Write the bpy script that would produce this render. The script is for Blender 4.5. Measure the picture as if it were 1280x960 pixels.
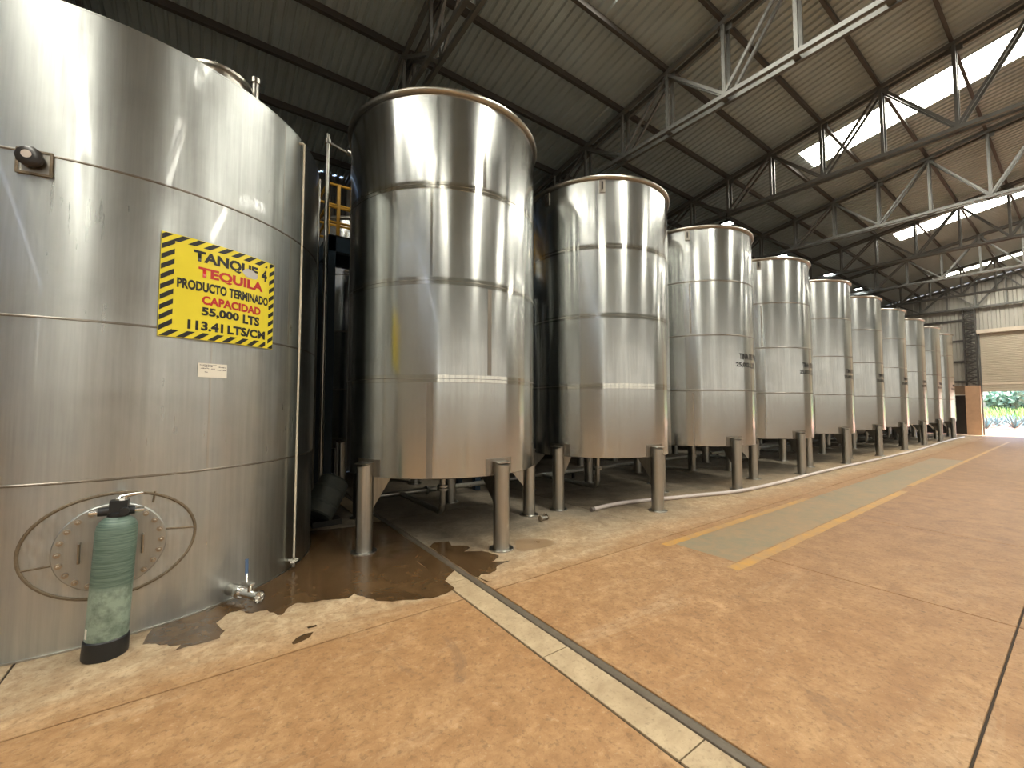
import bpy, bmesh, math, random
from math import sin, cos, pi, radians as R_, atan2, hypot, sqrt
from mathutils import Vector, Matrix
random.seed(7)
for o in list(bpy.data.objects): bpy.data.objects.remove(o)
SC = bpy.context.scene
COL = SC.collection

# ------------------------------------------------------------------ camera
CAM_H, CAM_YAW, CAM_PITCH, CAM_F = 1.762, 54.19, 2.90, 522.9
cd = bpy.data.cameras.new('camera'); cam = bpy.data.objects.new('camera', cd); COL.objects.link(cam)
cd.sensor_width = 36.0; cd.lens = CAM_F / 1280 * 36.0; cd.clip_start = 0.05; cd.clip_end = 500
cam.location = (0, 0, CAM_H); cam.rotation_euler = (R_(90 + CAM_PITCH), 0, R_(CAM_YAW - 90))
SC.camera = cam

# ------------------------------------------------------------------ world, sun, exposure
w = bpy.data.worlds.new('world'); SC.world = w; w.use_nodes = True
nt = w.node_tree; nt.nodes.clear()
sky = nt.nodes.new('ShaderNodeTexSky'); sky.sky_type = 'NISHITA'; sky.sun_disc = False
sky.sun_elevation = R_(55); sky.sun_rotation = R_(200); sky.air_density = 1.0; sky.dust_density = 3.0
bg = nt.nodes.new('ShaderNodeBackground'); bg.inputs[1].default_value = 0.9
wo = nt.nodes.new('ShaderNodeOutputWorld')
nt.links.new(sky.outputs[0], bg.inputs[0]); nt.links.new(bg.outputs[0], wo.inputs[0])
sd = bpy.data.lights.new('sun', 'SUN'); sd.energy = 15.0; sd.angle = R_(0.6); sd.color = (1, .95, .86)
sun = bpy.data.objects.new('sun', sd); COL.objects.link(sun)
sun.rotation_euler = (R_(28), R_(24), 0); sun.location = (50, 0, 30)
vs = SC.view_settings; vs.view_transform = 'Standard'; vs.look = 'None'; vs.gamma = 1.0
vs.use_curve_mapping = False; vs.exposure = 0.30
SKYLIGHT = 20.0        # brightness of the daylight coming through the translucent roof sheets
SIDEGLOW = 1.0         # glow of the unseen side wall panels, added as fill for the tanks

# ------------------------------------------------------------------ materials
MATS = {}
def newmat(name):
    m = bpy.data.materials.new(name); m.use_nodes = True
    n = m.node_tree; b = n.nodes['Principled BSDF']; MATS[name] = m
    return m, n, b
def N(n, t, **kw):
    x = n.nodes.new(t)
    for k, v in kw.items(): setattr(x, k, v)
    return x
def mixc(n, fac, a, b, mode='MIX'):
    x = N(n, 'ShaderNodeMix', data_type='RGBA', blend_type=mode)
    for sock, v in ((x.inputs[0], fac), (x.inputs[6], a), (x.inputs[7], b)):
        if hasattr(v, 'links'): n.links.new(v, sock)
        else: sock.default_value = v if not isinstance(v, tuple) else (*v, 1)[:4]
    return x.outputs[2]
def ramp(n, src, p0, p1, c0=(0, 0, 0), c1=(1, 1, 1)):
    x = N(n, 'ShaderNodeValToRGB'); e = x.color_ramp.elements
    e[0].position = p0; e[1].position = p1; e[0].color = (*c0, 1); e[1].color = (*c1, 1)
    n.links.new(src, x.inputs[0]); return x.outputs[0]
def noise(n, vec, scale, detail=4, rough=.55, dist=0):
    x = N(n, 'ShaderNodeTexNoise'); x.inputs['Scale'].default_value = scale
    x.inputs['Detail'].default_value = detail; x.inputs['Roughness'].default_value = rough
    x.inputs['Distortion'].default_value = dist
    if vec is not None: n.links.new(vec, x.inputs['Vector'])
    return x.outputs[0]
def mapping(n, src, scale=(1, 1, 1), loc=(0, 0, 0)):
    x = N(n, 'ShaderNodeMapping'); x.inputs['Scale'].default_value = scale; x.inputs['Location'].default_value = loc
    n.links.new(src, x.inputs['Vector']); return x.outputs[0]
def objco(n): return N(n, 'ShaderNodeTexCoord').outputs['Object']
def worldco(n): return N(n, 'ShaderNodeNewGeometry').outputs['Position']
def bump(n, b, h, strength, dist=.01, prev=None):
    x = N(n, 'ShaderNodeBump'); x.inputs['Strength'].default_value = strength; x.inputs['Distance'].default_value = dist
    n.links.new(h, x.inputs['Height'])
    if prev is not None: n.links.new(prev, x.inputs['Normal'])
    n.links.new(x.outputs[0], b.inputs['Normal']); return x.outputs[0]
def simple(name, col, rough=.5, metal=0, var=.12, vscale=6, bmp=0, spec=.5):
    m, n, b = newmat(name)
    v = noise(n, objco(n), vscale, 5)
    d = tuple(c * (1 - var) for c in col); l = tuple(min(1, c * (1 + var)) for c in col)
    n.links.new(mixc(n, v, d, l), b.inputs['Base Color'])
    b.inputs['Roughness'].default_value = rough; b.inputs['Metallic'].default_value = metal
    b.inputs['Specular IOR Level'].default_value = spec
    if bmp: bump(n, b, noise(n, objco(n), vscale * 5, 4), bmp)
    return m
def emis(name, col, st):
    m, n, b = newmat(name); b.inputs['Base Color'].default_value = (*col, 1)
    b.inputs['Emission Color'].default_value = (*col, 1); b.inputs['Emission Strength'].default_value = st
    return m

def steel(name, col, r0, r1, smear=.25, wav=.25, streak=.35, wscale=1.6, coat=.5, aniso=.7):
    m, n, b = newmat(name)
    oc = objco(n)
    big = noise(n, oc, 1.3, 5, .6, .6)
    st = noise(n, mapping(n, oc, (9, 9, .35)), 3, 5, .6)
    fine = noise(n, mapping(n, oc, (90, 90, 2.0)), 3, 2, .5)
    f = mixc(n, .5, big, st)
    c = mixc(n, ramp(n, f, .32, .68), tuple(x * (1 - smear) for x in col), col)
    c = mixc(n, ramp(n, fine, .3, .7), c, mixc(n, .05, c, (.2, .18, .15)))
    n.links.new(c, b.inputs['Base Color'])
    b.inputs['Metallic'].default_value = 1
    mr = N(n, 'ShaderNodeMapRange'); n.links.new(f, mr.inputs[0])
    mr.inputs[1].default_value = .3; mr.inputs[2].default_value = .7; mr.inputs[3].default_value = r1; mr.inputs[4].default_value = r0
    n.links.new(mr.outputs[0], b.inputs['Roughness'])
    b.inputs['Anisotropic'].default_value = aniso; b.inputs['Anisotropic Rotation'].default_value = .25
    tg = N(n, 'ShaderNodeTangent', direction_type='RADIAL', axis='Z'); n.links.new(tg.outputs[0], b.inputs['Tangent'])
    b.inputs['Coat Weight'].default_value = coat; b.inputs['Coat Roughness'].default_value = .05
    p = bump(n, b, noise(n, mapping(n, oc, (1, 1, .45)), wscale, 2, .5), wav, .05)
    bump(n, b, fine, streak * .10, .002, p)
    return m
steel('steel_row', (.545, .56, .545), .16, .28, .09, .035, 0)
steel('steel_storage', (.50, .52, .505), .24, .46, .34, .12, .1, 2.0)
steel('steel_band', (.56, .55, .50), .08, .16, .2, .06)
steel('steel_rim', (.48, .455, .40), .25, .4, .25, .05)
steel('steel_leg', (.50, .485, .44), .24, .42, .35, .05)
steel('steel_seam', (.30, .275, .235), .35, .5, .3, .05)
steel('steel_plate', (.55, .58, .575), .38, .62, .35, .4, 0, 9, 0, 0)
steel('steel_cover', (.46, .475, .46), .42, .58, .25, .05, 0, 3, 0, 0)
simple('weld', (.20, .16, .11), .6, .6, .5, 30, .4)
simple('chrome', (.78, .77, .74), .16, 1, .06)
simple('bolt_steel', (.40, .35, .28), .4, 1, .2, 20)

def concrete():
    m, n, b = newmat('concrete_floor')
    wc = worldco(n)
    sep = N(n, 'ShaderNodeSeparateXYZ'); n.links.new(wc, sep.inputs[0])
    n1 = noise(n, wc, .55, 6, .62, .5); n2 = noise(n, wc, 3.2, 7, .68, .3); n3 = noise(n, wc, 26, 5, .7); n5 = noise(n, wc, 9, 6, .75, .4)
    n4 = noise(n, mapping(n, wc, (.35, 1.6, 1), (4, 1, 0)), 1.4, 6, .7, .6)
    dust = mixc(n, ramp(n, n1, .34, .66), (.43, .245, .110), (.535, .345, .18))
    dust = mixc(n, ramp(n, n2, .36, .70), mixc(n, .7, dust, (.30, .15, .060)), dust)
    dust = mixc(n, ramp(n, n4, .56, .74), dust, mixc(n, .5, dust, (.60, .46, .30)))
    pale = mixc(n, ramp(n, n2, .34, .66), (.42, .30, .175), (.60, .47, .31))
    pm_ = N(n, 'ShaderNodeMath', operation='MULTIPLY_ADD'); n.links.new(n4, pm_.inputs[0]); pm_.inputs[1].default_value = 1.6; n.links.new(sep.outputs[1], pm_.inputs[2])
    pk = N(n, 'ShaderNodeMapRange'); n.links.new(pm_.outputs[0], pk.inputs[0]); pk.inputs[1].default_value = 4.15; pk.inputs[2].default_value = 4.75
    dust = mixc(n, pk.outputs[0], dust, pale)
    dust = mixc(n, ramp(n, n5, .40, .58), mixc(n, .50, dust, (.25, .125, .05)), dust)
    dust = mixc(n, ramp(n, n5, .60, .72), dust, mixc(n, .35, dust, (.66, .50, .33)))
    grey = mixc(n, ramp(n, n2, .3, .7), (.125, .105, .08), (.33, .28, .21))
    a = N(n, 'ShaderNodeMath', operation='MULTIPLY_ADD'); n.links.new(n1, a.inputs[0]); a.inputs[1].default_value = 2.6; n.links.new(sep.outputs[1], a.inputs[2])
    k = N(n, 'ShaderNodeMapRange'); n.links.new(a.outputs[0], k.inputs[0])
    k.inputs[1].default_value = 5.1; k.inputs[2].default_value = 6.5
    c = mixc(n, k.outputs[0], dust, grey)
    # redder dust along the aisle towards the door
    kx = N(n, 'ShaderNodeMapRange'); n.links.new(sep.outputs[0], kx.inputs[0]); kx.inputs[1].default_value = 2.2; kx.inputs[2].default_value = 9
    ky = N(n, 'ShaderNodeMapRange'); n.links.new(sep.outputs[1], ky.inputs[0]); ky.inputs[1].default_value = 4.3; ky.inputs[2].default_value = 2.2
    kk = N(n, 'ShaderNodeMath', operation='MULTIPLY'); n.links.new(kx.outputs[0], kk.inputs[0]); n.links.new(ky.outputs[0], kk.inputs[1])
    c = mixc(n, kk.outputs[0], c, mixc(n, ramp(n, n2, .3, .7), (.20, .10, .048), (.385, .228, .128)))
    c = mixc(n, ramp(n, n3, .36, .47), mixc(n, .45, c, (.14, .08, .04)), c)
    c = mixc(n, ramp(n, n3, .60, .70), c, mixc(n, .22, c, (.75, .62, .45)))
    # dark drips and tyre scuffs
    v = N(n, 'ShaderNodeTexVoronoi'); v.inputs['Scale'].default_value = 1.15; n.links.new(mapping(n, wc, (1, 1, 0)), v.inputs['Vector'])
    c = mixc(n, ramp(n, v.outputs[0], .018, .035), (.10, .065, .04), c)
    sc = noise(n, mapping(n, wc, (1.1, .5, 1), (9, 3, 0)), 1.7, 7, .72, 1.2)
    c = mixc(n, ramp(n, sc, .60, .72), c, mixc(n, .55, c, (.16, .10, .065)))
    n.links.new(c, b.inputs['Base Color'])
    rr = N(n, 'ShaderNodeMapRange'); n.links.new(n2, rr.inputs[0]); rr.inputs[3].default_value = .42; rr.inputs[4].default_value = .72
    b.inputs['Specular IOR Level'].default_value = .35
    n.links.new(rr.outputs[0], b.inputs['Roughness'])
    p = bump(n, b, n2, .15, .02); bump(n, b, n3, .45, .008, p)
concrete()
def cover_mat():
    m, n, b = newmat('concrete_cover'); wc = worldco(n)
    n2 = noise(n, wc, 4, 7, .7, .4); n3 = noise(n, wc, 40, 4, .6)
    c = mixc(n, ramp(n, n2, .3, .7), (.34, .245, .145), (.54, .42, .265))
    c = mixc(n, ramp(n, n3, .3, .45), mixc(n, .4, c, (.12, .08, .05)), c)
    n.links.new(c, b.inputs['Base Color']); b.inputs['Roughness'].default_value = .6; bump(n, b, n3, .3, .006)
cover_mat()
simple('gutter_grey', (.12, .095, .068), .45, 0, .4, 9, .2)
simple('joint_dark', (.045, .032, .022), .9)
def wet(name, c0, c1, r0, r1):
    m, n, b = newmat(name); wc = worldco(n)
    n2 = noise(n, wc, 3.5, 6, .65, .5)
    n.links.new(mixc(n, ramp(n, n2, .3, .7), c0, c1), b.inputs['Base Color'])
    mr = N(n, 'ShaderNodeMapRange'); n.links.new(n2, mr.inputs[0]); mr.inputs[3].default_value = r0; mr.inputs[4].default_value = r1
    n.links.new(mr.outputs[0], b.inputs['Roughness'])
    bump(n, b, noise(n, wc, 20, 3), .05, .004)
wet('wet_concrete', (.060, .034, .015), (.125, .072, .032), .05, .28)
wet('damp_concrete', (.26, .17, .095), (.33, .225, .13), .2, .4)
def paint(name, col, under, lo, hi):
    m, n, b = newmat(name); wc = worldco(n)
    w1 = noise(n, wc, 5, 8, .75, .4); w2 = noise(n, wc, .8, 3)
    k = mixc(n, .35, w1, w2)
    n.links.new(mixc(n, ramp(n, k, lo, hi), col, under), b.inputs['Base Color']); b.inputs['Roughness'].default_value = .5
paint('yellow_paint', (.52, .27, .045), (.36, .22, .105), .40, .60)
paint('walkway_paint', (.215, .19, .125), (.34, .215, .115), .38, .62)
simple('roof_sheet', (.39, .455, .465), .45, .35, .18, 1.5)
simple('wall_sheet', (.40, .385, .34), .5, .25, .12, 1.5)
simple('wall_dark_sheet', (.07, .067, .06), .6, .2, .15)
simple('truss_paint', (.125, .125, .115), .5, .3, .25, 3)
simple('purlin_paint', (.062, .056, .05), .5, .3, .25, 3)
simple('conduit', (.42, .39, .33), .35, .8, .1)
simple('pedestal', (.47, .29, .175), .75, 0, .25, 3, .2)
simple('block_wall', (.25, .165, .105), .8, 0, .3, 5, .2)
simple('shutter', (.46, .40, .315), .55, .1, .12, 2)
simple('pale_trim', (.60, .52, .42), .6, 0, .1)
simple('dark_steel', (.03, .028, .025), .5, .5, .3)
simple('blue_paint', (.022, .045, .07), .5, .1, .2)
simple('yellow_rail', (.55, .30, .03), .5, .0, .2)
simple('dark_drum', (.07, .08, .072), .55, 0, .2, 8)
simple('pvc_hose', (.60, .53, .50), .4, 0, .12, 5)
simple('hose_end', (.22, .19, .17), .5, .3, .2)
simple('black_plastic', (.012, .014, .016), .45, 0, .2)
simple('white_plastic', (.72, .68, .58), .4, 0, .08)
simple('gauge_tube', (.62, .57, .45), .25, 0, .08)
simple('blue_grip', (.03, .07, .15), .4, 0, .1)
simple('sign_yellow', (.80, .68, .035), .28, 0, .05, 9)
simple('sign_black', (.012, .012, .01), .35, 0, .05)
simple('sign_red', (.50, .025, .02), .35, 0, .05)
simple('paper', (.80, .77, .68), .6, 0, .04)
simple('ink', (.06, .055, .06), .7, 0, .1)
simple('bare_patch', (.50, .48, .45), .4, .6, .1, 20)
simple('lens_black', (.02, .015, .012), .3, 0, .2)
simple('lens_pale', (.62, .55, .50), .3, 0, .1)
emis('daylight_sheet', (1.0, .97, .86), SKYLIGHT)
emis('wall_fill', (1.0, .97, .88), SIDEGLOW)
emis('led', (.88, .97, 1.0), 90)
simple('red_soil', (.34, .14, .085), .9, 0, .35, .8)
simple('agave_leaf', (.20, .31, .32), .6, 0, .2)
simple('crop_green', (.26, .44, .10), .7, 0, .35, 2)
simple('tree_green', (.22, .36, .24), .7, 0, .5, 1.2)
simple('bark', (.12, .085, .06), .9, 0, .2)
def vessel():
    m, n, b = newmat('green_fibreglass'); oc = objco(n)
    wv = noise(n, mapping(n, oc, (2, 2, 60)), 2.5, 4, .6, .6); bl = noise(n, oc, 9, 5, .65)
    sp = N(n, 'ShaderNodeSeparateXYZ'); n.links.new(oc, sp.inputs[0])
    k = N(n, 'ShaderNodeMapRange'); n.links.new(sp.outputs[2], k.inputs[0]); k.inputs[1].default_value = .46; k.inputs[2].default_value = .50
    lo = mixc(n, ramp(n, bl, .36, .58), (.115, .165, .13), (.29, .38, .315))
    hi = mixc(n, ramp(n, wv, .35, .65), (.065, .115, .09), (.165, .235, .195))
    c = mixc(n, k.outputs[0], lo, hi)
    n.links.new(c, b.inputs['Base Color']); b.inputs['Roughness'].default_value = .45
    bump(n, b, wv, .25, .004)
vessel()

# ------------------------------------------------------------------ mesh helpers
class MB:
    def __init__(s): s.v = []; s.f = []; s.m = []
    def add(s, vs_, fs):
        o = len(s.v); s.v += [tuple(p) for p in vs_]; s.f += [tuple(i + o for i in f) for f in fs]; return s
    def box(s, c, d, M=None):
        x, y, z = (k / 2 for k in d)
        P = [Vector((sx * x, sy * y, sz * z)) for sx in (-1, 1) for sy in (-1, 1) for sz in (-1, 1)]
        if M: P = [M @ p for p in P]
        c = Vector(c)
        return s.add([p + c for p in P], [(0, 1, 3, 2), (4, 6, 7, 5), (0, 4, 5, 1), (2, 3, 7, 6), (0, 2, 6, 4), (1, 5, 7, 3)])
    def bar(s, a, b, wd, ht, up=(0, 0, 1)):
        a, b = Vector(a), Vector(b); d = (b - a); L = d.length; d.normalize()
        u = Vector(up); sd_ = d.cross(u)
        if sd_.length < 1e-4: sd_ = d.cross(Vector((0, 1, 0)))
        sd_.normalize(); u = sd_.cross(d)
        M = Matrix((d, sd_, u)).transposed()
        return s.box((a + b) / 2, (L, wd, ht), M)
    def tube(s, pts, r, n=16, cap=True):
        pts = [Vector(p) for p in pts]; rs = r if isinstance(r, (list, tuple)) else [r] * len(pts)
        rings = []; t0 = (pts[1] - pts[0]).normalized()
        ref = Vector((0, 0, 1)) if abs(t0.z) < .9 else Vector((1, 0, 0))
        u = t0.cross(ref).normalized()
        vv = []; 
        for i, p in enumerate(pts):
            t = (pts[min(i + 1, len(pts) - 1)] - pts[max(i - 1, 0)]).normalized()
            u = (u - t * u.dot(t)).normalized(); w_ = t.cross(u)
            vv += [p + (u * cos(2 * pi * k / n) + w_ * sin(2 * pi * k / n)) * rs[i] for k in range(n)]
        fs = []
        for i in range(len(pts) - 1):
            for k in range(n):
                a, b = i * n + k, i * n + (k + 1) % n
                fs.append((a, b, b + n, a + n))
        if cap: fs += [tuple(range(n))[::-1], tuple((len(pts) - 1) * n + k for k in range(n))]
        return s.add(vv, fs)
    def lathe(s, prof, n=48, c=(0, 0, 0), M=None, closed=False, a0=0, a1=2 * pi):
        full = abs(a1 - a0 - 2 * pi) < 1e-6; m = n if full else n + 1
        vv = []
        for r, z in prof:
            for k in range(m):
                a = a0 + (a1 - a0) * k / n
                p = Vector((r * cos(a), r * sin(a), z))
                if M: p = M @ p
                vv.append(p + Vector(c))
        fs = []; L = len(prof)
        for i in range(L if closed else L - 1):
            j = (i + 1) % L
            for k in range(n):
                k2 = (k + 1) % m
                fs.append((i * m + k, i * m + k2, j * m + k2, j * m + k))
        if not closed and full:
            if prof[0][0] > 1e-6: fs.append(tuple(k for k in range(m))[::-1])
            if prof[-1][0] > 1e-6: fs.append(tuple((L - 1) * m + k for k in range(m)))
        return s.add(vv, fs)
    def prism(s, poly, z0, z1):
        n = len(poly)
        vv = [(x, y, z0) for x, y in poly] + [(x, y, z1) for x, y in poly]
        return s.add(vv, [tuple(range(n))[::-1], tuple(range(n, 2 * n))] + [(k, (k + 1) % n, n + (k + 1) % n, n + k) for k in range(n)])
    def mesh(s, name, smooth=True, ang=35):
        me = bpy.data.meshes.new(name); me.from_pydata(s.v, [], s.f); me.validate()
        bm = bmesh.new(); bm.from_mesh(me); bmesh.ops.recalc_face_normals(bm, faces=bm.faces); bm.to_mesh(me); bm.free()
        if smooth:
            me.shade_smooth() if hasattr(me, 'shade_smooth') else None
            me.set_sharp_from_angle(angle=R_(ang))
        return me
    def build(s, name, mat, parent=None, smooth=True, ang=35):
        return link(name, s.mesh(name, smooth, ang), mat, parent)
def link(name, me, mat, parent=None):
    o = bpy.data.objects.new(name, me); COL.objects.link(o)
    if mat and not me.materials: me.materials.append(MATS[mat])
    if parent: o.parent = parent
    return o
def empty(name, loc=(0, 0, 0), rz=0):
    o = bpy.data.objects.new(name, None); COL.objects.link(o); o.location = loc; o.rotation_euler = (0, 0, rz); o.empty_display_size = .1
    return o
def tag(o, label=None, cat=None, group=None, kind=None):
    if label: o['label'] = label
    if cat: o['category'] = cat
    if group: o['group'] = group
    if kind: o['kind'] = kind
    return o
def copy_tree(o, parent=None):
    c = o.copy(); COL.objects.link(c); c.parent = parent
    for ch in list(o.children): copy_tree(ch, c)
    return c
def text_mesh(body, width, height, off=.012, shear=0):
    cu = bpy.data.curves.new('t', 'FONT'); cu.body = body; cu.size = 1; cu.offset = off; cu.resolution_u = 3
    ob = bpy.data.objects.new('t', cu); COL.objects.link(ob)
    bpy.context.view_layer.update()
    dg = bpy.context.evaluated_depsgraph_get(); me = bpy.data.meshes.new_from_object(ob.evaluated_get(dg))
    bpy.data.objects.remove(ob); bpy.data.curves.remove(cu)
    xs = [v.co.x for v in me.vertices]; ys = [v.co.y for v in me.vertices]
    x0, x1, y0, y1 = min(xs), max(xs), min(ys), max(ys)
    for v in me.vertices:
        v.co.x = (v.co.x - x0) / (x1 - x0) * width; v.co.y = (v.co.y - y0) / (y1 - y0) * height; v.co.z = 0
    me.materials.clear()
    return me
def text_width(body):
    cu = bpy.data.curves.new('t', 'FONT'); cu.body = body; ob = bpy.data.objects.new('t', cu); COL.objects.link(ob)
    bpy.context.view_layer.update(); d = ob.dimensions.x
    bpy.data.objects.remove(ob); bpy.data.curves.remove(cu); return d
def bend(me, Rr, a0, z0):
    """flat mesh (x = arc length, y = height, z = stand-off) wrapped on a cylinder"""
    for v in me.vertices:
        a = a0 + v.co.x / Rr; r = Rr + v.co.z; y = v.co.y
        v.co = (r * cos(a), r * sin(a), z0 + y)
    return me

# ------------------------------------------------------------------ the hall: floor
X0, X1, YL, YR, RIDGE = -14.0, 37.07, 11.65, -20.8, -4.58
SL = .166
def roofz(y): return 9.725 - SL * (y if y >= RIDGE else 2 * RIDGE - y)
fl = MB().box(((X0 + X1) / 2, (YL + YR) / 2, -.072), (X1 - X0 + .4, YL - YR + .4, .12)).build('floor', 'joint_dark', smooth=False)
tag(fl, 'red-brown dusty concrete slab floor of the tank hall', 'floor', kind='structure')
xb = [-13.9, -13.03, -10.03, -7.03, -4.03, -1.03, 1.935]
xb2 = [2.258] + [5.26 + 3 * i for i in range(11)] + [37.2]
yb = [-20.7, -17.58, -14.58, -11.58, -8.58, -5.58, -2.58, .42, 3.42, 6.42, 9.42, 11.6]
slabs = {}
def slab(xa, xc, ya, yc):
    wx, wy = round(xc - xa - .014, 4), round(yc - ya - .014, 4)
    if (wx, wy) not in slabs:
        b = .003; hx, hy = wx / 2, wy / 2
        m = MB(); lv = [(hx, hy, -.02), (hx, hy, -b), (hx - b, hy - b, 0)]
        vv = [(sx * a, sy * c, z) for a, c, z in lv for sx, sy in ((-1, -1), (1, -1), (1, 1), (-1, 1))]
        fs = [(8, 9, 10, 11)] + [(i * 4 + k, i * 4 + (k + 1) % 4, i * 4 + 4 + (k + 1) % 4, i * 4 + 4 + k) for i in (0, 1) for k in range(4)]
        m.add(vv, fs); slabs[(wx, wy)] = m.mesh('slab', False)
    o = link('slab', slabs[(wx, wy)], 'concrete_floor', fl)
    o.location = ((xa + xc) / 2, (ya + yc) / 2, 0)
for X in (xb, xb2):
    for i in range(len(X) - 1):
        for j in range(len(yb) - 1): slab(X[i], X[i + 1], yb[j], yb[j + 1])
# drain: concrete cover strips and the open gutter beside them
y = -5.4; k = 0
while y < 11.4:
    L = (1.62, 1.05, 1.48, .9)[k % 4]; k += 1
    o = MB().box((2.057, y + L / 2, -.04), (.226, L - .008, .08)).build('drain_cover', 'concrete_cover', fl, False)
    y += L
g = MB()
prof = [(2.188, -.0115), (2.192, -.004), (2.205, .002), (2.225, .004), (2.245, .001), (2.258, -.006), (2.262, -.0115)]
ys = [-5.5 + i * .5 for i in range(35)]
vv = [(x, yy, z) for yy in ys for x, z in prof]; n_ = len(prof)
g.add(vv, [(i * n_ + k, i * n_ + k + 1, (i + 1) * n_ + k + 1, (i + 1) * n_ + k) for i in range(len(ys) - 1) for k in range(n_ - 1)])
g.build('gutter', 'gutter_grey', fl)

# ------------------------------------------------------------------ roof sheets and skylights
ceil = MB().box(((X0 + X1) / 2, RIDGE, roofz(RIDGE) + .20), (X1 - X0, .5, .03)).build('ceiling', 'roof_sheet', smooth=False)
tag(ceil, 'dark corrugated metal roof carried on steel trusses', 'roof', kind='structure')
SKY = [(-14, -13.6), (-4.6, -3.45), (4.60, 5.77), (13.68, 14.85), (23.50, 24.70), (32.7, 33.9)]
def corr(xa, xc, y0, y1, ribs=6, dz=0.13):
    """trapezoidal roof sheet from y0 to y1 on the slope"""
    p = (xc - xa) / ribs; m = MB(); pts = []
    for r in range(ribs):
        a = xa + r * p
        pts += [(a, 0), (a + .52 * p, 0), (a + .64 * p, .034), (a + .88 * p, .034)]
    pts.append((xc, 0))
    n = len(pts)
    vv = [(x, y_, roofz(y_) + dz + z) for y_ in (y0, y1) for x, z in pts]
    m.add(vv, [(k, k + 1, n + k + 1, n + k) for k in range(n - 1)])
    return m
edges = []
for i, (a, b_) in enumerate(SKY):
    if i > 0:
        pa = SKY[i - 1][1]; k = max(1, round((a - pa) / 1.06))
        edges += [(pa + (a - pa) * j / k, pa + (a - pa) * (j + 1) / k, False) for j in range(k)]
    if b_ - a > .6: edges.append((a, b_, True))
edges += [(33.9 + 3.17 * j / 3, 33.9 + 3.17 * (j + 1) / 3, False) for j in range(3)]
wn = 1
for xa, xc, sk in edges:
    if sk:
        corr(xa, xc, 11.665, 4.70).build('roof_sheet', 'roof_sheet', ceil, ang=20)
        corr(xa, xc, -3.4, RIDGE).build('roof_sheet', 'roof_sheet', ceil, ang=20)
        corr(xa, xc, RIDGE, -5.76).build('roof_sheet', 'roof_sheet', ceil, ang=20)
        corr(xa, xc, -9.6, -20.9).build('roof_sheet', 'roof_sheet', ceil, ang=20)
        for ya, yc in ((4.70, -3.4), (-5.76, -9.6)):  # second span: unseen skylight added beyond the ridge to streak the tanks
            o = corr(xa, xc, ya, yc).build('window_%d' % wn, 'daylight_sheet', None, ang=20); wn += 1
            tag(o, 'bright translucent skylight sheet in the corrugated roof, added where beyond the ridge', 'skylight', 'roof skylights', 'structure')
    else:
        corr(xa, xc, 11.665, RIDGE).build('roof_sheet', 'roof_sheet', ceil, ang=20)
        corr(xa, xc, RIDGE, -20.9).build('roof_sheet', 'roof_sheet', ceil, ang=20)

# ------------------------------------------------------------------ walls
def corr_wall_x(y, xa, xc, z0, z1, p=.18):       # wall in the plane y = const
    m = MB(); pts = []; x = xa
    while x < xc - 1e-6:
        pts += [(x, 0), (x + .5 * p, 0), (x + .6 * p, .03), (x + .9 * p, .03)]; x += p
    pts.append((x, 0)); n = len(pts)
    return m.add([(a, y + d, z) for z in (z0, z1) for a, d in pts], [(k, k + 1, n + k + 1, n + k) for k in range(n - 1)])
def corr_wall_y(x, ya, yc, z0, ztop, p=.32):     # wall in the plane x = const, top follows ztop(y)
    m = MB(); pts = []; k = max(1, round((yc - ya) / p)); p = (yc - ya) / k
    for i in range(k):
        a = ya + i * p; pts += [(a, 0), (a + .5 * p, 0), (a + .56 * p, -.05), (a + .94 * p, -.05)]
    pts.append((yc, 0)); n = len(pts)
    return m.add([(x + d, a, z0) for a, d in pts] + [(x + d, a, ztop(a)) for a, d in pts], [(k, k + 1, n + k + 1, n + k) for k in range(n - 1)])
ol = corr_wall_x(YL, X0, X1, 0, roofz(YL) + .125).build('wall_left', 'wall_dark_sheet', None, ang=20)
tag(ol, 'dark corrugated side wall behind the rows of tanks', 'wall', kind='structure')
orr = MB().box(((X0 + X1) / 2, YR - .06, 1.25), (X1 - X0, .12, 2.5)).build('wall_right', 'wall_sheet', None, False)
tag(orr, 'pale side wall on the far side of the hall', 'wall', kind='structure')
corr_wall_x(YR - .05, X0, X1, 6.4, roofz(YR) + .125).build('cladding_sheet', 'wall_sheet', orr, ang=20)
nfill = int((X1 - X0) / 3.4)  # unseen glowing panels, added to brighten the tank fronts
for i in range(nfill):
    xa = X0 + .3 + i * 3.4
    o = MB().box((xa + 1.55, YR - .05, 4.45), (3.1, .04, 3.9)).build('window_%d' % wn, 'wall_fill', None, False); wn += 1
    tag(o, 'glowing fill panel added in the unseen opposite side wall', 'fill panel', 'side wall fill panels', 'structure')
    MB().box((xa + 3.25, YR - .05, 4.45), (.3, .1, 3.9)).build('panel_post', 'wall_sheet', orr, False)
ob_ = MB().box((X0 - .06, (YL + YR) / 2, 3.7), (.12, YL - YR, 7.4)).build('wall_back', 'wall_sheet', None, False)
tag(ob_, 'plain wall at the rear end of the hall', 'wall', kind='structure')
corr_wall_y(X0 - .02, YR, YL, 7.4, lambda a: roofz(a) + .15).build('cladding_sheet', 'wall_sheet', ob_, ang=20)

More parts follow.
